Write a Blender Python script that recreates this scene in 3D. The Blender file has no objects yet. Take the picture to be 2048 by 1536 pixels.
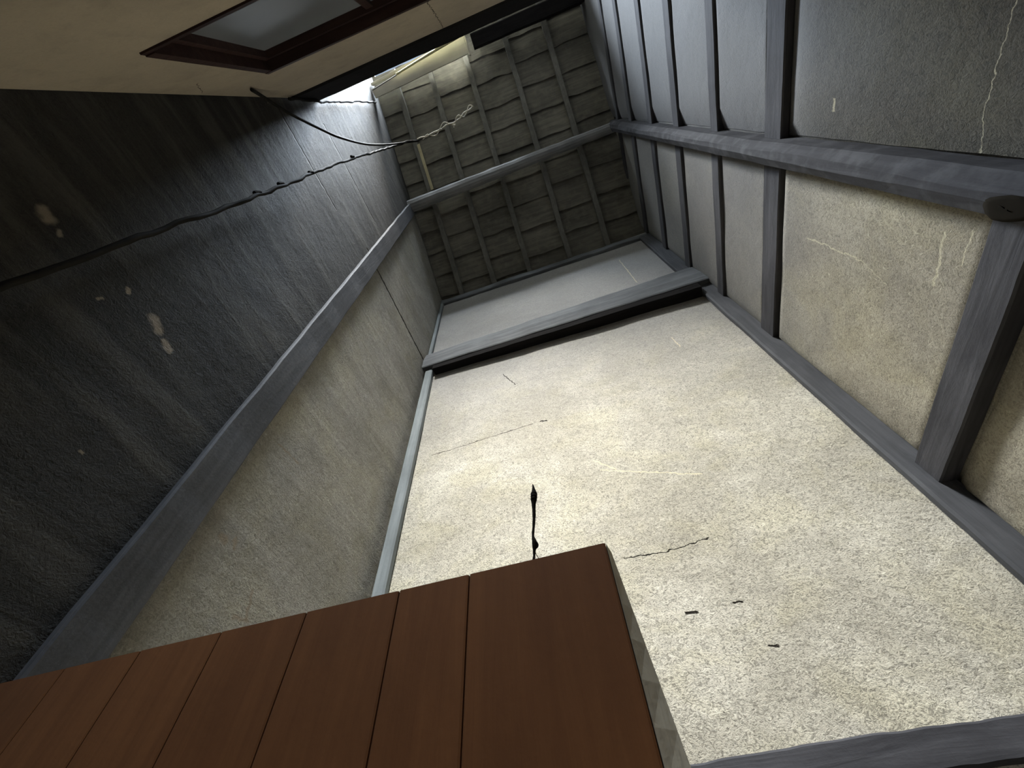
import bpy, bmesh, math, random
from mathutils import Vector, Matrix, noise
random.seed(7)
S = bpy.context.scene
COL = S.collection

# ------------------------------------------------------------------ camera
FLOOR = -1.5
cam_d = bpy.data.cameras.new('camera'); cam = bpy.data.objects.new('camera', cam_d); COL.objects.link(cam)
cam_d.sensor_width = 36.0; cam_d.lens = 36.0 * 821.3 / 2048; cam_d.clip_start = 0.02; cam_d.clip_end = 200
def _rz(a): return Matrix.Rotation(a, 4, 'Z')
cam.matrix_world = _rz(0.25949411) @ Matrix.Rotation(2.54230618, 4, 'X') @ _rz(-0.07552872)
S.camera = cam

# ------------------------------------------------------------------ exposure, sky, daylight and added fill
S.view_settings.view_transform = 'Standard'; S.view_settings.look = 'None'
S.view_settings.exposure = 0.18; S.view_settings.gamma = 1.0; S.view_settings.use_curve_mapping = False
W = bpy.data.worlds.new('sky'); S.world = W; W.use_nodes = True
bg = W.node_tree.nodes['Background']; bg.inputs[0].default_value = (0.62, 0.76, 1.0, 1); bg.inputs[1].default_value = 0.6

def area(name, loc, aim, sx, sy, power, color, spread=180):
    l = bpy.data.lights.new(name, 'AREA'); l.shape = 'RECTANGLE'; l.size = sx; l.size_y = sy
    l.energy = power; l.color = color; l.spread = math.radians(spread)
    o = bpy.data.objects.new(name, l); COL.objects.link(o); o.location = loc
    o.rotation_euler = (Vector(aim) - Vector(loc)).to_track_quat('-Z', 'Y').to_euler()
    return o
area('roof_opening_daylight', (-0.78, -1.25, 7.35), (-0.50, -0.85, 5.0), 0.95, 0.9, 1040, (0.77, 0.88, 1.0))
area('hazy_skylight', (-0.90, -1.88, 7.62), (-0.22, 1.79, 1.75), 0.7, 0.4, 56, (1.0, .955, .865), 43)
area('added_warm_fill', (0.35, -1.1, -0.5), (0.1, 0.6, 0.6), 1.2, 1.6, 2.0, (1.0, 0.80, 0.56))  # unseen lamp added below and behind the view as warm fill

# ------------------------------------------------------------------ materials
def mat(name, build):
    m = bpy.data.materials.new(name); m.use_nodes = True
    nt = m.node_tree; b = nt.nodes['Principled BSDF']; b.inputs['Roughness'].default_value = 0.85
    b.inputs['Specular IOR Level'].default_value = 0.25
    build(NT(nt, b)); return m
class NT:
    def __init__(s, nt, b):
        s.nt, s.b = nt, b; s.tc = s.n('ShaderNodeTexCoord'); s.P = s.tc.outputs['Object']
    def n(s, t, **k):
        x = s.nt.nodes.new(t)
        for a, v in k.items(): setattr(x, a, v)
        return x
    def l(s, a, b): s.nt.links.new(a, b)
    def put(s, sock, v):
        if isinstance(v, (int, float)): sock.default_value = v
        elif isinstance(v, (tuple, list)): sock.default_value = tuple(v) + ((1,) if len(v) == 3 and sock.type == 'RGBA' else ())
        else: s.l(v, sock)
    def scale(s, sc, off=(0, 0, 0)):
        m = s.n('ShaderNodeMapping'); s.l(s.P, m.inputs['Vector']); m.inputs['Scale'].default_value = sc; m.inputs['Location'].default_value = off
        return m.outputs[0]
    def noise(s, v, scale, detail=4, rough=0.55, dist=0.0):
        x = s.n('ShaderNodeTexNoise'); s.l(v, x.inputs['Vector']); x.inputs['Scale'].default_value = scale
        x.inputs['Detail'].default_value = detail; x.inputs['Roughness'].default_value = rough; x.inputs['Distortion'].default_value = dist
        return x.outputs['Fac']
    def ramp(s, f, a, b):
        x = s.n('ShaderNodeMapRange', interpolation_type='SMOOTHSTEP'); s.put(x.inputs['Value'], f)
        x.inputs['From Min'].default_value = a; x.inputs['From Max'].default_value = b
        return x.outputs[0]
    def mix(s, f, a, b, mode='MIX'):
        x = s.n('ShaderNodeMix', data_type='RGBA', blend_type=mode); s.put(x.inputs[0], f); s.put(x.inputs[6], a); s.put(x.inputs[7], b)
        return x.outputs[2]
    def m(s, op, a, b=0.0, c=0.0):
        x = s.n('ShaderNodeMath', operation=op); s.put(x.inputs[0], a); s.put(x.inputs[1], b); s.put(x.inputs[2], c)
        return x.outputs[0]
    def xyz(s, v=None):
        x = s.n('ShaderNodeSeparateXYZ'); s.l(v or s.P, x.inputs[0]); return x.outputs
    def bump(s, h, strength, dist=0.01):
        x = s.n('ShaderNodeBump'); s.l(h, x.inputs['Height']); x.inputs['Strength'].default_value = strength; x.inputs['Distance'].default_value = dist
        s.l(x.outputs[0], s.b.inputs['Normal'])
    def warp(s, amount, scale=9.0):
        x = s.n('ShaderNodeTexNoise'); s.l(s.P, x.inputs['Vector']); x.inputs['Scale'].default_value = scale; x.inputs['Detail'].default_value = 5
        v = s.n('ShaderNodeVectorMath', operation='SUBTRACT'); s.l(x.outputs['Color'], v.inputs[0]); v.inputs[1].default_value = (.5, .5, .5)
        w = s.n('ShaderNodeVectorMath', operation='MULTIPLY_ADD'); s.l(v.outputs[0], w.inputs[0]); w.inputs[1].default_value = (amount,) * 3; s.l(s.P, w.inputs[2])
        return w.outputs[0]
    def seg(s, xyz, ax, p, q, w, soft=0.6):
        """mask that is 1 along the segment p-q in the wall plane (axes ax)"""
        u, v = xyz[ax[0]], xyz[ax[1]]
        dx, dy = q[0] - p[0], q[1] - p[1]; L2 = dx * dx + dy * dy
        t = s.m('ADD', s.m('MULTIPLY', s.m('SUBTRACT', u, p[0]), dx / L2), s.m('MULTIPLY', s.m('SUBTRACT', v, p[1]), dy / L2))
        t = s.m('MINIMUM', s.m('MAXIMUM', t, 0.0), 1.0)
        ex = s.m('SUBTRACT', s.m('SUBTRACT', u, p[0]), s.m('MULTIPLY', t, dx))
        ey = s.m('SUBTRACT', s.m('SUBTRACT', v, p[1]), s.m('MULTIPLY', t, dy))
        d = s.m('SQRT', s.m('ADD', s.m('MULTIPLY', ex, ex), s.m('MULTIPLY', ey, ey)))
        x = s.n('ShaderNodeMapRange', interpolation_type='SMOOTHSTEP'); s.l(d, x.inputs['Value'])
        x.inputs['From Min'].default_value = w * (1 - soft); x.inputs['From Max'].default_value = w * (1 + soft)
        x.inputs['To Min'].default_value = 1; x.inputs['To Max'].default_value = 0
        return x.outputs[0]

def plaster(name, light, dark, contrast=0.5, fibre=1.0, marks=(), pale=(), ax=(0, 2), streak=None, bump=0.5, soot=None, stretch=(1, 1, 1), paleco=(.62, .50, .36), bay_shade=None, byr=(.66, .86)):
    def b(N):
        v = N.scale(stretch)
        big = N.noise(v, 1.6, 5, 0.6, 0.3)
        med = N.noise(v, 9, 5, 0.6, 0.4)
        fine = N.noise(v, 62, 4, 0.66, 1.6)
        grain = N.noise(v, 170, 2, 0.6, 0.8)
        c = N.mix(N.ramp(big, 0.3, 0.72), dark, light)
        c = N.mix(N.m('MULTIPLY', N.ramp(med, 0.45, 0.8), 0.35), c, [x * 0.62 for x in dark])
        f = N.ramp(N.m('ADD', N.m('MULTIPLY', fine, .65), N.m('MULTIPLY', grain, .35)), 0.36, 0.56)
        c = N.mix(N.m('MULTIPLY', N.ramp(N.noise(v, 3.3, 4, .6, .6), .42, .68), .8 * fibre), c, N.mix(1.0, c, (1.0, .985, .87), 'MULTIPLY'))
        c = N.mix(N.m('MULTIPLY', N.m('SUBTRACT', 1.0, f), contrast), c, [x * 0.38 for x in dark])
        c = N.mix(N.m('MULTIPLY', N.ramp(fine, 0.60, 0.72), 0.5 * fibre), c, [min(1, x * 1.45 + .02) for x in light])
        if bay_shade:
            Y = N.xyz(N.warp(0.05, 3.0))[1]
            c = N.mix(N.ramp(Y, *byr), N.mix(1.0, c, (bay_shade, bay_shade, bay_shade * 1.02), 'MULTIPLY'), c)  # darkens the near bay's colour to stand for shade as well as soot
        pit = N.ramp(N.noise(v, 48, 3, .7, 2.2), .335, .29)
        c = N.mix(N.m('MULTIPLY', pit, contrast), c, [x * .22 for x in dark])
        if soot:
            z0, z1, col = soot
            Z = N.xyz(N.warp(0.7, 1.7))[2]
            c = N.mix(N.m('MULTIPLY', N.ramp(Z, z0, z1), 0.75), c, col)
        h = N.m('ADD', N.m('MULTIPLY', fine, 0.6), N.m('ADD', N.m('MULTIPLY', grain, .25), N.m('MULTIPLY', med, 1.3)))
        if streak:
            s = N.noise(N.scale(streak), 3, 5, 0.65, 0.6)
            c = N.mix(N.m('MULTIPLY', N.ramp(s, 0.42, 0.7), 0.3), c, [x * 0.5 for x in dark])
            h = N.m('ADD', h, N.m('MULTIPLY', s, 1.2))
        if marks or pale:
            X = N.xyz(N.warp(0.03, 34.0))
            for p, q, w in marks:
                k = N.seg(X, ax, p, q, w); c = N.mix(k, c, (0.025, 0.02, 0.014)); h = N.m('SUBTRACT', h, N.m('MULTIPLY', k, 1.5))
            for p, q, w in pale:
                k = N.seg(X, ax, p, q, w); c = N.mix(N.m('MULTIPLY', k, .8), c, paleco)
        N.put(N.b.inputs['Base Color'], c); N.bump(h, bump, 0.006)
    return mat(name, b)

def wood(name, light, dark, axis=0, bump=0.35, rough=0.75, dust=0.0, dustco=(.4, .4, .4)):
    def b(N):
        sc = [9, 9, 9]; sc[axis] = 0.8
        g = N.noise(N.scale(sc), 3, 6, 0.65, 0.6)
        big = N.noise(N.scale((1, 1, 1)), 2.2, 4)
        c = N.mix(N.ramp(g, 0.2, 0.85), dark, light)
        c = N.mix(N.m('MULTIPLY', N.ramp(big, 0.35, 0.7), 0.5), c, [x * 0.6 for x in dark])
        if dust:
            c = N.mix(N.m('MULTIPLY', N.ramp(N.noise(N.scale((1, 1, 1)), 13, 5), .45, .7), dust), c, dustco)
        N.put(N.b.inputs['Base Color'], c); N.b.inputs['Roughness'].default_value = rough
        if light[0] < .12: N.b.inputs['Specular IOR Level'].default_value = .06
        N.bump(N.m('ADD', g, N.m('MULTIPLY', N.noise(N.P, 60, 3), .4)), bump, 0.006)
    return mat(name, b)

def plain(name, col, rough=0.7, var=0.3, metal=0.0):
    def b(N):
        n = N.noise(N.P, 22, 4)
        N.put(N.b.inputs['Base Color'], N.mix(N.m('MULTIPLY', N.ramp(n, .35, .7), var), col, [x * .4 for x in col]))
        N.b.inputs['Specular IOR Level'].default_value = .05; N.b.inputs['Roughness'].default_value = rough; N.b.inputs['Metallic'].default_value = metal
    return mat(name, b)

M = {}
M['far'] = plaster('straw_plaster_pale', (.72, .68, .58), (.50, .465, .38), contrast=.85, fibre=.8, bump=.8,
    marks=[((-.01, 1.075), (.17, 1.06), .0022), ((.17, 1.06), (.37, 1.08), .0022), ((.165, .795), (.195, .79), .006), ((.345, .80), (.37, .797), .0035),
           ((.39, .64), (.42, .637), .003), ((-1.1, 2.14), (-.35, 2.17), .002), ((-.55, 2.9), (-.45, 2.7), .003), ((-.3, 2.17), (-.25, 2.165), .004)],
    pale=[((.0, 1.62), (.48, 1.42), .003), ((.79, 2.70), (.80, 2.56), .003), ((.855, 3.8), (.86, 4.5), .003), ((-.02, 1.70), (.08, 1.60), .004)],
    soot=(1.5, 3.7, (.27, .27, .28)), stretch=(1, 1, 1.25), paleco=(.8, .72, .5))
M['left'] = plaster('straw_plaster_soot_and_shade', (.42, .40, .36), (.29, .275, .24), contrast=.5, fibre=.9, bump=.75, ax=(1, 2),
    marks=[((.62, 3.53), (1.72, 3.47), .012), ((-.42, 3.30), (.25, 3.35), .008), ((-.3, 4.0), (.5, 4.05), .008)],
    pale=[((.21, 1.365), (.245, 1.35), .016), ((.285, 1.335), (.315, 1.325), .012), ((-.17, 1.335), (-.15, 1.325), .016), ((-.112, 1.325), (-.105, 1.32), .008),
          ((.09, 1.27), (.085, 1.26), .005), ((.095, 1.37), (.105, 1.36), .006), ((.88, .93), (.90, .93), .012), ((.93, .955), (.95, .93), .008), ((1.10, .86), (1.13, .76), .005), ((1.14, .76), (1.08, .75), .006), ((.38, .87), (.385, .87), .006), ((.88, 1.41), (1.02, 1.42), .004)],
    streak=(1, .35, 2.4), bay_shade=.085, paleco=(.27, .225, .17))  # near bay: soot, with the tie beam's shade painted into the colour
M['right'] = plaster('straw_plaster_grey', (.45, .41, .315), (.29, .26, .205), contrast=.6, fibre=.8, bump=.6, ax=(1, 2),
    marks=[], pale=[((1.02, 2.05), (1.02, 1.68), .003), ((1.02, 1.68), (1.08, 1.55), .002), ((.81, 1.36), (1.0, 1.345), .0045), ((.78, 1.27), (.9, 1.27), .0025), ((-.1, 1.325), (.57, 1.335), .0014), ((.42, 1.95), (.46, 1.95), .005)],
    soot=(1.5, 2.7, (.15, .15, .155)), bay_shade=.27, byr=(.57, .60), paleco=(.5, .45, .32))  # near bay colour also carries the tie beam's shade
M['beige'] = plaster('beige_wall_plaster', (.46, .39, .29), (.39, .33, .25), contrast=.10, fibre=.1, bump=.12, ax=(0, 2),
    marks=[((-.150, 2.66), (-.149, 3.5), .0022), ((-1.30, 2.48), (-1.20, 2.30), .0015)])
M['grey_x'] = wood('weathered_timber_along_x', (.22, .23, .24), (.10, .105, .11), 0)
M['grey_xd'] = wood('dark_timber_along_x', (.10, .10, .11), (.045, .045, .05), 0)
M['grey_y'] = wood('weathered_timber_along_y', (.11, .108, .114), (.055, .054, .058), 1)
M['grey_z'] = wood('weathered_timber_upright', (.12, .122, .132), (.06, .062, .068), 2)
M['post_r'] = wood('sooty_post_timber', (.075, .074, .079), (.04, .039, .042), 2, dust=.3, dustco=(.14, .14, .145))
M['corner'] = wood('pale_corner_timber', (.30, .33, .34), (.18, .205, .215), 2, bump=.2)
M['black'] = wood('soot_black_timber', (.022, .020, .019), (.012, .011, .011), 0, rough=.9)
M['raft'] = wood('rafter_timber', (.22, .21, .18), (.12, .115, .10), 1)
M['raft_new'] = wood('pale_lath_timber', (.55, .48, .30), (.42, .36, .22), 1, bump=.15)
M['shingle'] = wood('roof_board_timber', (.24, .222, .178), (.10, .093, .076), 0, bump=.3, dust=.35, dustco=(.24, .215, .17))
M['brown'] = wood('red_brown_board', (.20, .080, .024), (.135, .050, .014), 2, bump=.15, rough=.9)
M['rawedge'] = wood('raw_board_edge', (.62, .56, .43), (.48, .42, .31), 2, bump=.3)
M['frame'] = wood('dark_window_timber', (.07, .042, .035), (.035, .02, .018), 0, rough=.45)
M['curb'] = wood('pale_hatch_board', (.78, .73, .60), (.62, .57, .46), 0, bump=.2)
M['purlin'] = wood('dusty_round_log', (.34, .335, .33), (.18, .18, .18), 0)
M['cable'] = plain('dusty_cable', (.022, .020, .017), .8)
M['cableend'] = plain('dusty_lit_wire', (.60, .55, .44), .6, .2)  # pale copy of the cable colour, painting the skylit end
M['soot'] = plain('soot_strand', (.016, .013, .009), .95)
M['pole'] = plain('bamboo_pole', (.62, .55, .30), .5, .2)
M['floor'] = plaster('packed_earth', (.16, .13, .10), (.10, .085, .07), contrast=.3, bump=.3)
def gl(N):
    N.b.inputs['Base Color'].default_value = (.55, .62, .66, 1); N.b.inputs['Roughness'].default_value = .18; N.b.inputs['Specular IOR Level'].default_value = .6
    n = N.noise(N.scale((.5, 1, .7)), 2.0, 1, .4, .2); N.put(N.b.inputs['Base Color'], N.mix(N.ramp(n, .35, .7), (.17, .18, .19), (.36, .39, .41)))  # grey reflection on the glass painted into its base colour
M['pane'] = mat('window_pane_reflection', gl)

# ------------------------------------------------------------------ mesh helpers
def link(name, verts, faces, m, parent=None, smooth=False, **props):
    me = bpy.data.meshes.new(name); me.from_pydata([tuple(v) for v in verts], [], faces); me.update()
    bm = bmesh.new(); bm.from_mesh(me); bmesh.ops.recalc_face_normals(bm, faces=bm.faces); bm.to_mesh(me); bm.free()
    if smooth:
        for p in me.polygons: p.use_smooth = True
    me.materials.append(M[m] if isinstance(m, str) else m)
    o = bpy.data.objects.new(name, me); COL.objects.link(o)
    if parent: o.parent = parent
    for k, v in props.items(): o[k] = v
    return o
def tag(o, label, cat, group=None):
    o['label'] = label; o['category'] = cat
    if group: o['group'] = group
    return o
def empty(name, loc, label, cat, group=None):
    o = bpy.data.objects.new(name, None); COL.objects.link(o); o.location = loc; o.empty_display_size = .1
    return tag(o, label, cat, group)
class MB:
    def __init__(s): s.v = []; s.f = []
    def box(s, lo, hi):
        b = len(s.v)
        for x in (lo[0], hi[0]):
            for y in (lo[1], hi[1]):
                for z in (lo[2], hi[2]): s.v.append((x, y, z))
        for q in ((0, 1, 3, 2), (4, 6, 7, 5), (0, 4, 5, 1), (2, 3, 7, 6), (0, 2, 6, 4), (1, 5, 7, 3)): s.f.append([b + i for i in q])
        return s
    def rings(s, rings, caps=True):
        b = len(s.v); n = len(rings[0])
        for r in rings: s.v += [tuple(p) for p in r]
        for i in range(len(rings) - 1):
            for j in range(n):
                s.f.append([b + i * n + j, b + i * n + (j + 1) % n, b + (i + 1) * n + (j + 1) % n, b + (i + 1) * n + j])
        if caps:
            s.f.append([b + j for j in range(n)][::-1]); s.f.append([b + (len(rings) - 1) * n + j for j in range(n)])
        return s
    def out(s, name, m, parent=None, smooth=False, **k): return link(name, s.v, s.f, m, parent, smooth, **k)
def timber(axis, a0, a1, lo, hi, jit=.004, bev=.008, seg=40, hi2=None, lo2=None, seed=0, fix=()):
    """chamfered, slightly wavy timber; lo/hi are the other two coordinates (kept order); fix = sides kept flat: 'u0','u1','v0','v1'"""
    lo2 = lo2 or lo; hi2 = hi2 or hi
    others = [i for i in range(3) if i != axis]; R = []
    for i in range(seg + 1):
        t = i / seg; a = a0 + (a1 - a0) * t
        L = [lo[k] + (lo2[k] - lo[k]) * t for k in (0, 1)]; H = [hi[k] + (hi2[k] - hi[k]) * t for k in (0, 1)]
        n = lambda k: noise.noise(Vector((a * 3.1 + seed * 7.7, k * 5.3, seed))) * jit + noise.noise(Vector((a * 17 + seed * 3, k * 9.1, 4))) * jit * .35
        u0 = L[0] + (0 if 'u0' in fix else n(1)); u1 = H[0] + (0 if 'u1' in fix else n(2))
        v0 = L[1] + (0 if 'v0' in fix else n(3)); v1 = H[1] + (0 if 'v1' in fix else n(4))
        pts = [(u0 + bev, v0), (u1 - bev, v0), (u1, v0 + bev), (u1, v1 - bev), (u1 - bev, v1), (u0 + bev, v1), (u0, v1 - bev), (u0, v0 + bev)]
        ring = []
        for p in pts:
            q = [0, 0, 0]; q[axis] = a; q[others[0]] = p[0]; q[others[1]] = p[1]; ring.append(tuple(q))
        R.append(ring)
    return MB().rings(R)
def tube(pts, r, sides=8, r2=None):
    R = []; pts = [Vector(p) for p in pts]; n = len(pts)
    up = Vector((.3, .2, 1)).normalized()
    for i, p in enumerate(pts):
        d = (pts[min(i + 1, n - 1)] - pts[max(i - 1, 0)]).normalized()
        a = d.cross(up); a = a.normalized() if a.length > 1e-4 else d.orthogonal().normalized(); b = d.cross(a)
        rr = r if not callable(r) else r(i / (n - 1))
        R.append([p + a * rr * math.cos(2 * math.pi * k / sides) + b * rr * math.sin(2 * math.pi * k / sides) for k in range(sides)])
    return MB().rings(R)
def spline(P, n=12):
    P = [Vector(p) for p in P]; out = []
    for i in range(len(P) - 1):
        p0 = P[max(i - 1, 0)]; p1 = P[i]; p2 = P[i + 1]; p3 = P[min(i + 2, len(P) - 1)]
        for k in range(n):
            t = k / n; out.append(.5 * ((2 * p1) + (p2 - p0) * t + (2 * p0 - 5 * p1 + 4 * p2 - p3) * t * t + (3 * p1 - p0 - 3 * p2 + p3) * t ** 3))
    return out + [P[-1]]

# ------------------------------------------------------------------ the place
XL, XR, YF, YB, YE = -1.323, 1.323, 1.79, -0.48, -2.45     # inner faces of walls; YE = end of the attic void above the back wall
K = .58
def roofz(y): return 5.66 - K * (y - .65)                    # underside of rafters
SH = .075                                                    # rafter depth

# floor
MB().box((XL - .3, YE - .3, FLOOR - .1), (XR + .3, YF + .3, FLOOR)).out('floor', 'floor', kind='structure')

# side walls: gridded sheets with thickness that follow the roof slope
def side_wall(name, x, outx, m, amp):
    ny, nz = 60, 120; v = []; f = []
    y0, y1 = YE - .12, YF + .12
    for i in range(ny + 1):
        y = y0 + (y1 - y0) * i / ny; top = roofz(y) + SH - .005
        for j in range(nz + 1):
            z = FLOOR + (top - FLOOR) * j / nz
            d = noise.noise(Vector((x, y * 2.2, z * 1.6))) * amp + noise.noise(Vector((x, y * 8, z * 7))) * amp * .25
            v.append((x + (d - amp) * (1 if x < 0 else -1), y, z))
    for i in range(ny):
        for j in range(nz): a = i * (nz + 1) + j; f.append([a, a + 1, a + nz + 2, a + nz + 1])
    b = len(v); v += [(outx, y0, FLOOR), (outx, y0, roofz(y0) + SH - .005), (outx, y1, roofz(y1) + SH - .005), (outx, y1, FLOOR)]
    e0, e1, e2, e3 = 0, nz, (ny + 1) * (nz + 1) - 1, ny * (nz + 1)
    f.append([b, b + 1, b + 2, b + 3])
    f.append([b, b + 1] + [i for i in range(e1, e0 - 1, -1)])
    f.append([b + 3, b + 2] + [i for i in range(e2, e3 - 1, -1)])
    f.append([b + 1, b + 2] + [e1 + i * (nz + 1) for i in range(ny, -1, -1)])
    f.append([b, b + 3] + [i * (nz + 1) for i in range(ny, -1, -1)])
    return link(name, v, f, m, None, True, kind='structure')
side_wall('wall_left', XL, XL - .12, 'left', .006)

# right wall: base sheet plus rounded plaster panels between the rails, one mesh
RAILS = [(1.06, 1.185), (2.285, 2.435), (2.97, 3.075), (3.62, 3.735), (4.24, 4.35), (4.88, 4.985), (5.42, 5.50)]
def right_wall():
    mb = MB(); xb = XR + .02
    y0, y1 = YE - .12, YF + .12
    b = len(mb.v)
    mb.v += [(x, y, z) for x in (xb, xb + .12) for (y, z) in ((y0, FLOOR), (y0, roofz(y0) + SH - .005), (y1, roofz(y1) + SH - .005), (y1, FLOOR))]
    mb.f += [[0, 1, 2, 3], [4, 7, 6, 5], [0, 4, 5, 1], [1, 5, 6, 2], [2, 6, 7, 3], [3, 7, 4, 0]]
    def panel(ya, yb, za, zb, seed, slope=False):
        nu, nv = 26, 36; g = len(mb.v); bev = .022
        for i in range(nu + 1):
            for j in range(nv + 1):
                su, sv = i / nu, j / nv
                y = ya + (yb - ya) * su; zt = min(zb, roofz(y) + SH - .02) if slope else zb; z = za + (zt - za) * sv
                e = min(y - ya, yb - y, (z - za), (zt - z)); k = min(1, max(0, e / bev)); k = math.sqrt(max(0, 1 - (1 - k) ** 2))
                w = noise.noise(Vector((seed, y * 3, z * 2.5))) * .006
                edge = noise.noise(Vector((seed * 3, y * 11, z * 11))) * .004 * (1 - k)
                mb.v.append((xb - .004 - (.024 + w) * k, y + edge, z + edge))
        for i in range(nu):
            for j in range(nv): a = g + i * (nv + 1) + j; mb.f.append([a, a + 1, a + nv + 2, a + nv + 1])
    edges = [(FLOOR, 1.05)] + [(RAILS[i][1] + .0, RAILS[i + 1][0] - .002) for i in range(len(RAILS) - 1)] + [(RAILS[-1][1], 5.7)]
    for i, (a, b2) in enumerate(edges):
        panel(.69, YF - .02, a, b2, i + 1, i == len(edges) - 1)
    near = [(FLOOR, RAILS[1][0] - .002)] + edges[2:]
    for i, (a, b2) in enumerate(near):
        panel(YE, .575, a, b2 if i < len(near) - 1 else 7.2, i + 20, i == len(near) - 1)
    return mb.out('wall_right', 'right', None, True, kind='structure')
right_wall()

# far wall
def far_wall():
    nx, nz = 60, 110; v = []; f = []; x0, x1 = XL, XR + .02; top = roofz(YF) + SH - .005
    for i in range(nx + 1):
        for j in range(nz + 1):
            x = x0 + (x1 - x0) * i / nx; z = FLOOR + (top - FLOOR) * j / nz
            d = noise.noise(Vector((x * 1.8, 3, z * 1.5))) * .007 + noise.noise(Vector((x * 7, 3, z * 9))) * .0025
            v.append((x, YF + d * .9 + .006, z))
    for i in range(nx):
        for j in range(nz): a = i * (nz + 1) + j; f.append([a, a + nz + 1, a + nz + 2, a + 1])
    b = len(v); yo = YF + .12; v += [(x0, yo, FLOOR), (x0, yo, top), (x1, yo, top), (x1, yo, FLOOR)]
    f += [[b, b + 1, b + 2, b + 3], [b, b + 1] + list(range(nz, -1, -1)), [b + 3, b + 2] + list(range((nx + 1) * (nz + 1) - 1, nx * (nz + 1) - 1, -1)),
          [b + 1, b + 2] + [nz + i * (nz + 1) for i in range(nx, -1, -1)], [b, b + 3] + [i * (nz + 1) for i in range(nx, -1, -1)]]
    link('wall_far', v, f, 'far', None, True, kind='structure')
far_wall()

# back wall behind and above the viewer: window opening high up, added unseen opening low down for the fill lamp
WX0, WX1, WZ0, WZ1 = -1.0, .75, 1.73, 2.61
def back_wall():
    mb = MB(); y0, y1 = YB - .12, YB; T = 3.55
    D0, D1, DT = -.25, .95, .35
    mb.box((XL, y0, FLOOR), (D0, y1, DT)).box((D1, y0, FLOOR), (XR, y1, DT))
    mb.box((XL, y0, DT), (XR, y1, WZ0)).box((XL, y0, WZ0), (WX0, y1, WZ1)).box((WX1, y0, WZ0), (XR, y1, WZ1)).box((XL, y0, WZ1), (XR, y1, T))
    mb.out('wall_back', 'beige', kind='structure')
back_wall()
mb = MB().box((XL, YE - .1, 3.75), (XR, YB - .12, 3.85)); mb.out('trim_1', 'black', kind='structure')
mb = MB().box((XL, YE - .12, 3.85), (XR, YE, roofz(YE) + SH)); mb.out('wall_attic', 'shingle', kind='structure')

# roof sheathing with the open hatch
HX0, HX1, HY0, HY1 = XL + .02, -.06, -2.25, -.74
def sheath():
    mb = MB(); xs = [XL - .1, -1.04, -.60, -.13, .39, .865, XR + .14]
    for b in range(len(xs) - 1):
        y = YE - .15 + (b * .07) % .2; r = 0
        while y < YF + .14:
            st = .265 + random.uniform(-.03, .03)
            y2 = min(y + st, YF + .16)
            xa, xb2 = xs[b], xs[b + 1]
            if not (xb2 <= HX1 + .1 and y2 > HY0 and y < HY1):
                jz = random.uniform(0, .008)
                n = 8; R = []
                for i in range(n + 1):
                    x = xa + (xb2 - xa) * i / n; w = noise.noise(Vector((x * 6, y * 5, b))) * .018
                    za = roofz(y + .0) + SH + .036 + jz; zb = roofz(y2) + SH + jz
                    R.append([(x, y + w, za), (x, y2 + .012 + w, zb), (x, y2 + .012 + w, zb + .014), (x, y + w, za + .014)])
                mb.rings(R)
            y = y2; r += 1
    # outer skin that keeps the daylight out, cut around the hatch
    def skin(x0, x1, y0, y1):
        o = len(mb.v)
        for dz in (SH + .068, SH + .108):
            mb.v.extend([(x0, y0, roofz(y0) + dz), (x1, y0, roofz(y0) + dz), (x1, y1, roofz(y1) + dz), (x0, y1, roofz(y1) + dz)])
        mb.f.extend([[o, o + 1, o + 2, o + 3], [o + 4, o + 7, o + 6, o + 5], [o, o + 4, o + 5, o + 1], [o + 1, o + 5, o + 6, o + 2], [o + 2, o + 6, o + 7, o + 3], [o + 3, o + 7, o + 4, o]])
    skin(XL - .2, XR + .2, HY1, YF + .2); skin(XL - .2, XR + .2, YE - .2, HY0); skin(HX1, XR + .2, HY0, HY1); skin(XL - .2, HX0, HY0, HY1)
    mb.out('ceiling', 'shingle', kind='structure')
sheath()

# rafters
RX = [(-1.04, 'nearest the left wall, half of it pale bare wood'), (-.60, 'second from the left wall, under the hatch board'), (-.13, 'middle one, meeting the right end of the pale hatch board'),
      (.385, 'second from the right wall'), (.865, 'nearest the right wall')]
for i, (x, w) in enumerate(RX):
    for part in (0, 1):
        y0, y1 = ((-.72 if x < -.2 else YE), .64) if part == 0 else (.66, 1.86)
        R = []; n = 24
        for k in range(n + 1):
            y = y0 + (y1 - y0) * k / n; z = roofz(y); j = noise.noise(Vector((x * 9, y * 4, part))) * .005; hw = .029 + noise.noise(Vector((x, y * 5, 9))) * .004
            R.append([(x - hw + j, y, z), (x + hw + j, y, z), (x + hw + j, y, z + SH - .008), (x - hw + j, y, z + SH - .008)])
        o = MB().rings(R).out('rafter', 'raft')
        tag(o, ('slender roof rafter above the round purlin, ' if part == 0 else 'shadowed roof rafter below the round purlin, ') + w.replace(', half of it pale bare wood', '').replace(', under the hatch board', '').replace(', meeting the right end of the pale hatch board', ''),
            'rafter', 'rafters above the purlin' if part == 0 else 'rafters below the purlin')
# pale lath nailed beside the first rafter
o = MB().rings([[(-1.0 + dx, y, roofz(y) + dz) for dx, dz in ((-.02, -.012), (.016, -.012), (.016, 0), (-.02, 0))] for y in (.10, .3, .6)]).out('roof_lath', 'raft_new')
tag(o, 'short pale yellow lath under the roof boards just above the left end of the purlin', 'lath')

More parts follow.
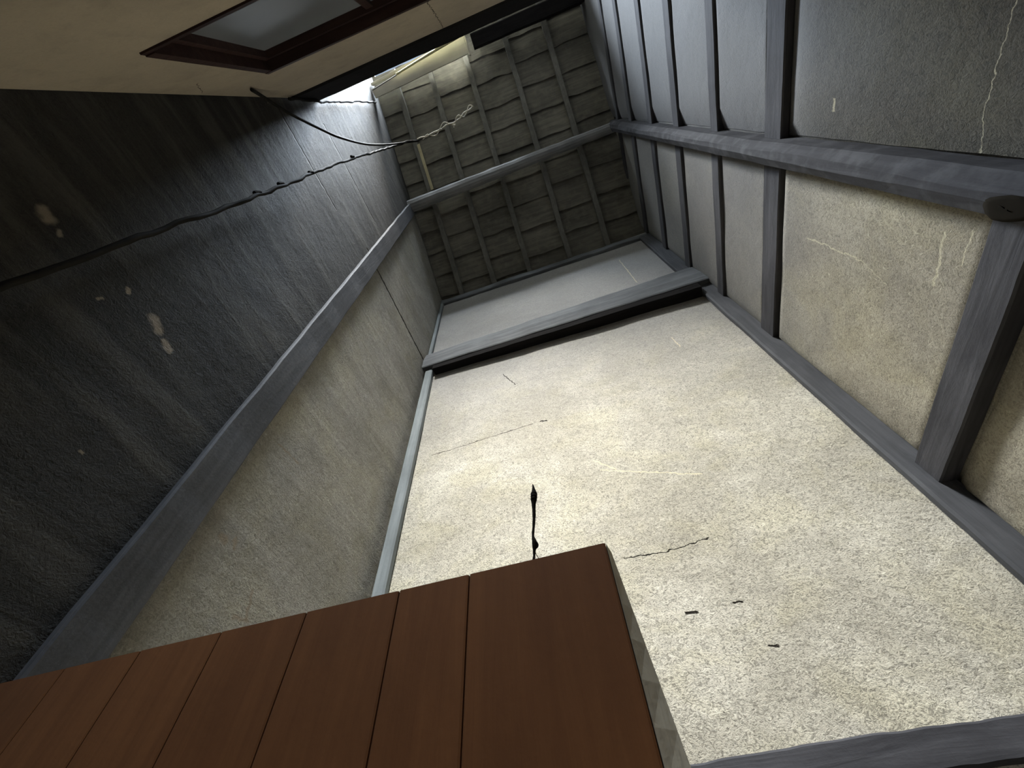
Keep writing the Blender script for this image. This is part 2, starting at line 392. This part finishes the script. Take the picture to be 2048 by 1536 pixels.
# purlin between the two posts
R = []
for k in range(61):
    t = k / 60; x = XL + (XR - XL) * t
    yc = .672 - .02 * t; zc = 5.525 + noise.noise(Vector((x * 2, 0, 5))) * .012; r = .075 - .022 * t
    R.append([(x, yc + math.cos(a) * (r + noise.noise(Vector((x * 7, a, 1))) * .008), zc + math.sin(a) * r * 1.05 + .02 * t) for a in [2 * math.pi * q / 12 for q in range(12)]])
tag(MB().rings(R).out('roof_purlin', 'purlin', None, False), 'round log purlin spanning from left post to right post under the rafters', 'beam')
# ridge boards: pale hatch board over the opening, black one to its right
t = empty('hatch_board', (-.7, -.6, 6.2), 'pale board along the lower edge of the roof hatch, lit by daylight', 'board')
def sk(pts, th, name, m, parent=None):
    v = [Vector(p) for p in pts]; nrm = (v[1] - v[0]).cross(v[2] - v[1]).normalized() * th
    return MB().rings([[tuple(p) for p in v], [tuple(p + nrm) for p in v]]).out(name, m, parent)
def local(o, p): 
    o.parent = p; o.matrix_parent_inverse = p.matrix_world.inverted(); return o
bpy.context.view_layer.update()
local(timber(0, XL + .01, -.08, (-.60, 6.18), (-.50, 6.235), .003, .004, 30, lo2=(-.72, 6.18), hi2=(-.545, 6.235), seed=3).out('board', 'curb'), t)
local(timber(0, XL + .01, -.06, (-.66, 6.24), (-.635, 6.40), .002, .004, 30, lo2=(-.75, 6.24), hi2=(-.725, 6.40), seed=4).out('upstand', 'curb'), t)
local(timber(1, -.75, -.53, (-.078, 6.17), (-.058, 6.30), .001, .003, 6, seed=5).out('end_board', 'curb'), t)
tag(timber(0, .0, XR, (-.70, 6.12), (-.56, 6.29), .006, .01, 40, seed=6).out('ridge_beam', 'black'), 'soot black roof beam at the top, right of the pale hatch board', 'beam')
tag(tube([(-.95, -.62, 6.05), (-.10, -.715, 6.02)], .012, 8).out('bamboo_pole', 'pole'), 'thin yellow bamboo pole lying just above the pale hatch board', 'pole')
tag(tube([(-1.29, -.575, 6.08), (-.75, -.64, 6.06), (-.1, -.70, 6.04)], .005, 6).out('hatch_rod', 'cable'), 'thin dark rod running along the edge of the pale hatch board', 'rod')

# black beam on top of the beige wall
tag(timber(0, XL, XR, (YB - .12, 3.55), (YB + .012, 4.17), .006, .012, 50, lo2=(YB - .12, 3.46), hi2=(YB + .012, 3.95), seed=8).out('tie_beam', 'black'), 'deep soot black beam capping the beige wall', 'beam')

# posts and beams
tag(timber(2, FLOOR, 5.62, (XL, .632), (-1.293, .772), .004, .006, 90, seed=11, fix=('u0',)).out('wall_post', 'grey_z'), 'flat grey post running up the dark left wall to the purlin', 'post')
def right_post():
    R = []; n = 110
    for i in range(n + 1):
        z = FLOOR + (5.6 - FLOOR) * i / n
        g = lambda k, a=.006: noise.noise(Vector((z * 1.9, k * 6.1, 2))) * a + noise.noise(Vector((z * 8, k * 3.1, 5))) * a * .3
        w = max(0, (2.6 - z)) * .008
        R.append([(1.343, .588 + g(1) - w), (1.262 + g(2), .584 + g(3) - w), (1.222 + g(4), .608 + g(5, .014)), (1.216 + g(6), .640 + g(7)), (1.236 + g(8), .682 + g(9)), (1.343, .688 + g(10))])
        R[-1] = [(a, b, z) for a, b in R[-1]]
    return MB().rings(R)
t = empty('wall_post', (1.28, .64, FLOOR), 'thick rough-hewn grey post on the right wall between the rail fields', 'post'); bpy.context.view_layer.update()
local(right_post().out('shaft', 'post_r'), t)
# dark hollow knot low on the post
R = []
for k in range(5):
    r = [.052, .050, .036, .02, .003][k]; x = 1.216 - [.0, .004, .006, .006, .006][k]
    R.append([(x + .006, .648 + math.cos(a) * r * .7 + .004 * math.sin(3 * a), 1.105 + math.sin(a) * r * 1.3) for a in [2 * math.pi * q / 14 for q in range(14)]])
local(MB().rings(R).out('knot', 'soot', None, True, label='black hollow knot'), t)

# corner posts of the far wall: upper and lower lengths
tag(timber(2, FLOOR, 3.27, (-1.285, 1.745), (-1.205, YF + .005), .003, .010, 60, seed=13, lo2=(-1.295, 1.745), hi2=(-1.222, YF + .005)).out('corner_post', 'corner'), 'pale blue-grey corner post below the cross beam at the left end of the far wall', 'post')
tag(timber(2, 3.62, 5.0, (-1.322, 1.76), (-1.285, YF + .005), .002, .006, 30, seed=14).out('corner_post', 'corner'), 'slim pale corner post above the cross beam at the left end of the far wall', 'post')
tag(timber(2, FLOOR, 3.30, (1.212, 1.745), (1.343, YF), .004, .010, 70, seed=15).out('corner_post', 'grey_z'), 'dark grey corner post below the cross beam at the right end of the far wall', 'post')
tag(timber(2, 3.66, 4.88, (1.205, 1.752), (1.343, YF + .005), .003, .008, 30, seed=16).out('corner_post', 'grey_z'), 'grey corner post above the cross beam at the right end of the far wall', 'post')
# cross beam with natural taper
R = []; n = 80
for i in range(n + 1):
    t_ = i / n; x = -1.318 + (1.343 + 1.318) * t_
    g = lambda k, a=.006: noise.noise(Vector((x * 2.3, k * 6.1, 12))) * a + noise.noise(Vector((x * 11, k * 3.1, 15))) * a * .3
    zb = 3.305 - .045 * t_ + g(1); zt = 3.585 + .06 * t_ + g(2); yf = 1.712 - .012 * t_ + g(3)
    R.append([(x, YF + .005, zb), (x, yf + .006, zb), (x, yf, zb + .012), (x, yf + g(4), zb + .15 + g(5, .02)), (x, yf + .022 + .012 * t_ + g(6), zt - .015), (x, yf + .04, zt), (x, YF + .005, zt)])
tag(MB().rings(R).out('cross_beam', 'grey_x'), 'heavy rough grey beam across the far wall between the corner posts', 'beam')
tag(timber(0, XL + .005, XR, (1.755, 4.885), (YF + .02, 5.0), .012, .008, 60, seed=19, lo2=(1.755, 4.86), hi2=(YF + .02, 4.95)).out('wall_plate', 'grey_x'), 'thin wavy timber along the top of the far wall where the roof begins', 'beam')
tag(timber(0, -1.2, 1.205, (1.75, .272), (YF + .01, .362), .010, .006, 110, seed=20).out('wall_rail', 'grey_xd'), 'dark horizontal rail low on the far wall, right of the brown boards', 'rail')

tag(timber(0, -1.203, 1.21, (1.722, 3.232), (YF + .005, 3.298), .004, .005, 60, seed=23, lo2=(1.70, 3.155), hi2=(YF + .005, 3.245)).out('shade_strip', 'black'), 'added black strip for the shade under the grey cross beam on the far wall', 'board')  # black strip added in place of the beam's dark underside and cast shadow
# rails on the right wall
far_names = ['lowest and widest', 'second lowest', 'third from the bottom', 'fourth from the bottom', 'fifth from the bottom', 'second highest', 'highest']
for i, (a, b) in enumerate(RAILS):
    tag(timber(1, .688, 1.745 if i < 4 else 1.75, (1.300 if i else 1.272, a), (1.343, b), .003, .006, 50, seed=30 + i, fix=('u1',)).out('wall_rail', 'grey_y'),
        '%s grey rail between the rough right post and the far corner' % far_names[i], 'rail', 'rails beyond the right post')
    if i:
        tag(timber(1, YE + .01, .584, (1.302, a), (1.343, b), .003, .006, 60, seed=50 + i, fix=('u1',)).out('wall_rail', 'grey_y'),
            '%s grey rail on the near side of the rough right post' % (['', 'lowest', 'second lowest', 'third lowest', 'third highest', 'second highest', 'highest'][i]), 'rail', 'rails on the near side of the right post')

# window in the beige wall
def window():
    w = MB(); fy0, fy1 = YB - .09, YB - .03; fw = .05
    for lo, hi in (((WX0, fy0, WZ0), (WX0 + fw, fy1, WZ1)), ((WX1 - fw, fy0, WZ0), (WX1, fy1, WZ1)), ((WX0 + fw, fy0, WZ1 - fw), (WX1 - fw, fy1, WZ1)), ((WX0 + fw, fy0, WZ0), (WX1 - fw, fy1, WZ0 + fw))): w.box(lo, hi)
    root = empty('window_1', ((WX0 + WX1) / 2, YB, WZ0), 'dark wood framed window high in the beige wall', 'window'); root['kind'] = 'structure'
    bpy.context.view_layer.update()
    local(w.out('window_frame', 'frame'), root)
    c = MB(); e = .022
    for lo, hi in (((WX0 - .012, YB - .03, WZ1 - e), (WX1 + .012, YB + .012, WZ1 + .012)), ((WX0 - .012, YB - .03, WZ0 - .012), (WX1 + .012, YB + .006, WZ0 + .01)), ((WX0 - .012, YB - .03, WZ0 + .01), (WX0 + e, YB + .010, WZ1 - e)), ((WX1 - e, YB - .03, WZ0 + .01), (WX1 + .012, YB + .010, WZ1 - e))): c.box(lo, hi)
    local(c.out('casing', 'frame'), root)
    local(MB().box((WX0 + fw, YB - .065, WZ0 + fw), (WX1 - fw, YB - .059, WZ1 - fw)).out('window_pane', 'pane'), root)
    s = MB().box((-.42, YB - .059, WZ0 + fw), (-.385, YB - .04, WZ1 - fw)); local(s.out('glazing_bar', 'frame'), root)
window()

# brown board partition
def partition():
    root = empty('board_partition', (-.67, .625, FLOOR), 'red-brown vertical board partition rising from the bottom of the view', 'partition'); bpy.context.view_layer.update()
    xs = [XL + .0, -1.14, -.953, -.766, -.582, -.396, -.264, -.026]
    for i in range(len(xs) - 1):
        n = 30; x0, x1 = xs[i], xs[i + 1]; R = []
        for k in range(n + 1):
            z = FLOOR + (.40 - FLOOR) * k / n; j = noise.noise(Vector((i, z * 9, 1))) * .0006; e = .0012
            if k == n: z += noise.noise(Vector((i * 3, 1, 1))) * .002
            R.append([(x0 + e + j, .6142, z), (x0 + .004, .6125, z), (x1 - .004, .6125, z), (x1 - e + j, .6142, z), (x1 - e + j, .628, z), (x0 + e + j, .628, z)])
        local(MB().rings(R).out('board', 'brown'), root)
    local(MB().box((XL, .624, FLOOR), (-.03, .632, .398)).out('backing', 'rawedge'), root)
    R = []
    for k in range(41):
        z = FLOOR + (.398 - FLOOR) * k / 40; j = 0
        sp = min(.034, .004 + max(0, .398 - z) * .085)
        R.append([(-.0255, .6135, z), (-.0255 + sp + j, .640, z), (-.030, .640, z)])
    local(MB().rings(R).out('edge_strip', 'rawedge', label='pale bare wood edge strip'), root)
partition()
# soot strand on the partition's top edge
pts = [(-.152, .628, .396), (-.150, .628, .42), (-.1475, .628, .44), (-.149, .628, .455), (-.146, .628, .475), (-.143, .628, .50), (-.1415, .628, .525), (-.1390, .628, .545), (-.1385, .628, .558), (-.1390, .628, .575)]
rad = [.0018, .0020, .0050, .0024, .0024, .0032, .0042, .0074, .0040, .0003]
P = spline(pts, 6)
def rr(t):
    k = t * (len(rad) - 1); i = min(int(k), len(rad) - 2); return (rad[i] + (rad[i + 1] - rad[i]) * (k - i)) * (1 + .25 * noise.noise(Vector((t * 30, 0, 0))))
t = empty('soot_strand', (-.152, .628, .396), 'thin ragged black soot strand sticking up from the top edge of the brown boards', 'cobweb'); bpy.context.view_layer.update()
local(tube(P, rr, 7).out('strand', 'soot'), t)
local(tube(spline([(-.151, .628, .430), (-.144, .628, .412), (-.138, .628, .402), (-.132, .628, .401)], 6), .0007, 5).out('wisp', 'soot'), t)
local(tube(spline([(-.151, .628, .418), (-.156, .628, .404), (-.162, .628, .3985)], 6), .0008, 5).out('wisp', 'soot'), t)
local(tube(spline([(-.1475, .628, .447), (-.1425, .628, .438), (-.143, .628, .432), (-.148, .628, .429)], 6), .0016, 5).out('wisp', 'soot'), t)

# cables
def wob(P, a, s): return [p + Vector((noise.noise(p * 9 + Vector((s, 0, 0))), noise.noise(p * 9 + Vector((0, s, 3))), noise.noise(p * 5))) * a for p in P]
dn = spline([(-1.285, -.03, .3), (-1.285, -.03, 1.0), (-1.28, -.022, 1.9), (-1.26, -.014, 2.6), (-1.22, -.018, 3.6), (-1.17, .005, 4.6), (-1.09, .025, 5.15), (-1.0, .03, 5.35), (-.90, .055, 5.45)], 14)
t = empty('hanging_cable', (-1.285, -.03, .3), 'knotty dark cord hanging down the dark left wall from the roof', 'cable'); bpy.context.view_layer.update()
local(tube(wob(dn, .012, 1), lambda t_: .010 + .004 * max(0, noise.noise(Vector((t_ * 60, 0, 0)))), 7).out('cord', 'cable', None, True), t)
for z, x in ((3.05, -1.245), (2.62, -1.262), (2.35, -1.27), (3.9, -1.205)):
    local(tube([(x, -.03, z - .02), (x, -.028, z), (x + .004, -.022, z + .03)], lambda q: .012 - .004 * abs(q - .5), 7).out('clump', 'soot'), t)
E1 = (-.90, .055, 5.45)
up = spline([E1, (-.80, .055, 5.50), (-.66, .03, 5.52), (-.50, .03, 5.54), (-.40, .012, 5.56), (-.30, -.02, 5.58), (-.20, -.045, 5.60)], 12)
t2 = empty('wire_end', E1, 'dusty twisted wire coloured pale as lit, against the dark roof boards above the purlin', 'wire'); bpy.context.view_layer.update()
local(tube(wob(up, .02, 4), .008, 6).out('wire', 'cableend', None, True), t2)
up2 = [p + Vector((0, .03 * math.sin(i * .35) * min(1, i / 12), .01 * math.cos(i * .35))) for i, p in enumerate(up)]
local(tube(wob(up2[8:], .03, 9), .006, 6).out('wire', 'cableend', None, True), t2)
local(tube(spline([(-.49, .03, 5.54), (-.47, .055, 5.54), (-.475, .075, 5.53)], 6), .004, 6).out('wire', 'cableend', None, True), t2)
c2 = spline([(-1.20, -.468, 2.78), (-1.215, -.445, 2.90), (-1.22, -.36, 3.15), (-1.215, -.26, 3.50), (-1.20, -.172, 3.82), (-1.17, -.075, 4.35), (-1.10, -.01, 4.9), (-1.02, .028, 5.3), (-.95, .05, 5.42)], 12)
tag(tube(c2, .0095, 8).out('sagging_cable', 'cable', None, True), 'smooth dark cable sagging from the top of the beige wall to the lit wire end', 'cable')
c3 = spline([(-1.27, YB + .016, 3.42), (-1.29, -.462, 3.62), (-1.29, -.452, 4.0), (-1.29, -.452, 4.5), (-1.29, -.455, 5.2), (-1.29, -.45, 6.0)], 10)
tag(tube(wob(c3, .012, 3), .010, 7).out('wall_conduit', 'cable', None, True), 'dark sooty pipe up the brightest corner of the left wall beside the hatch', 'pipe')
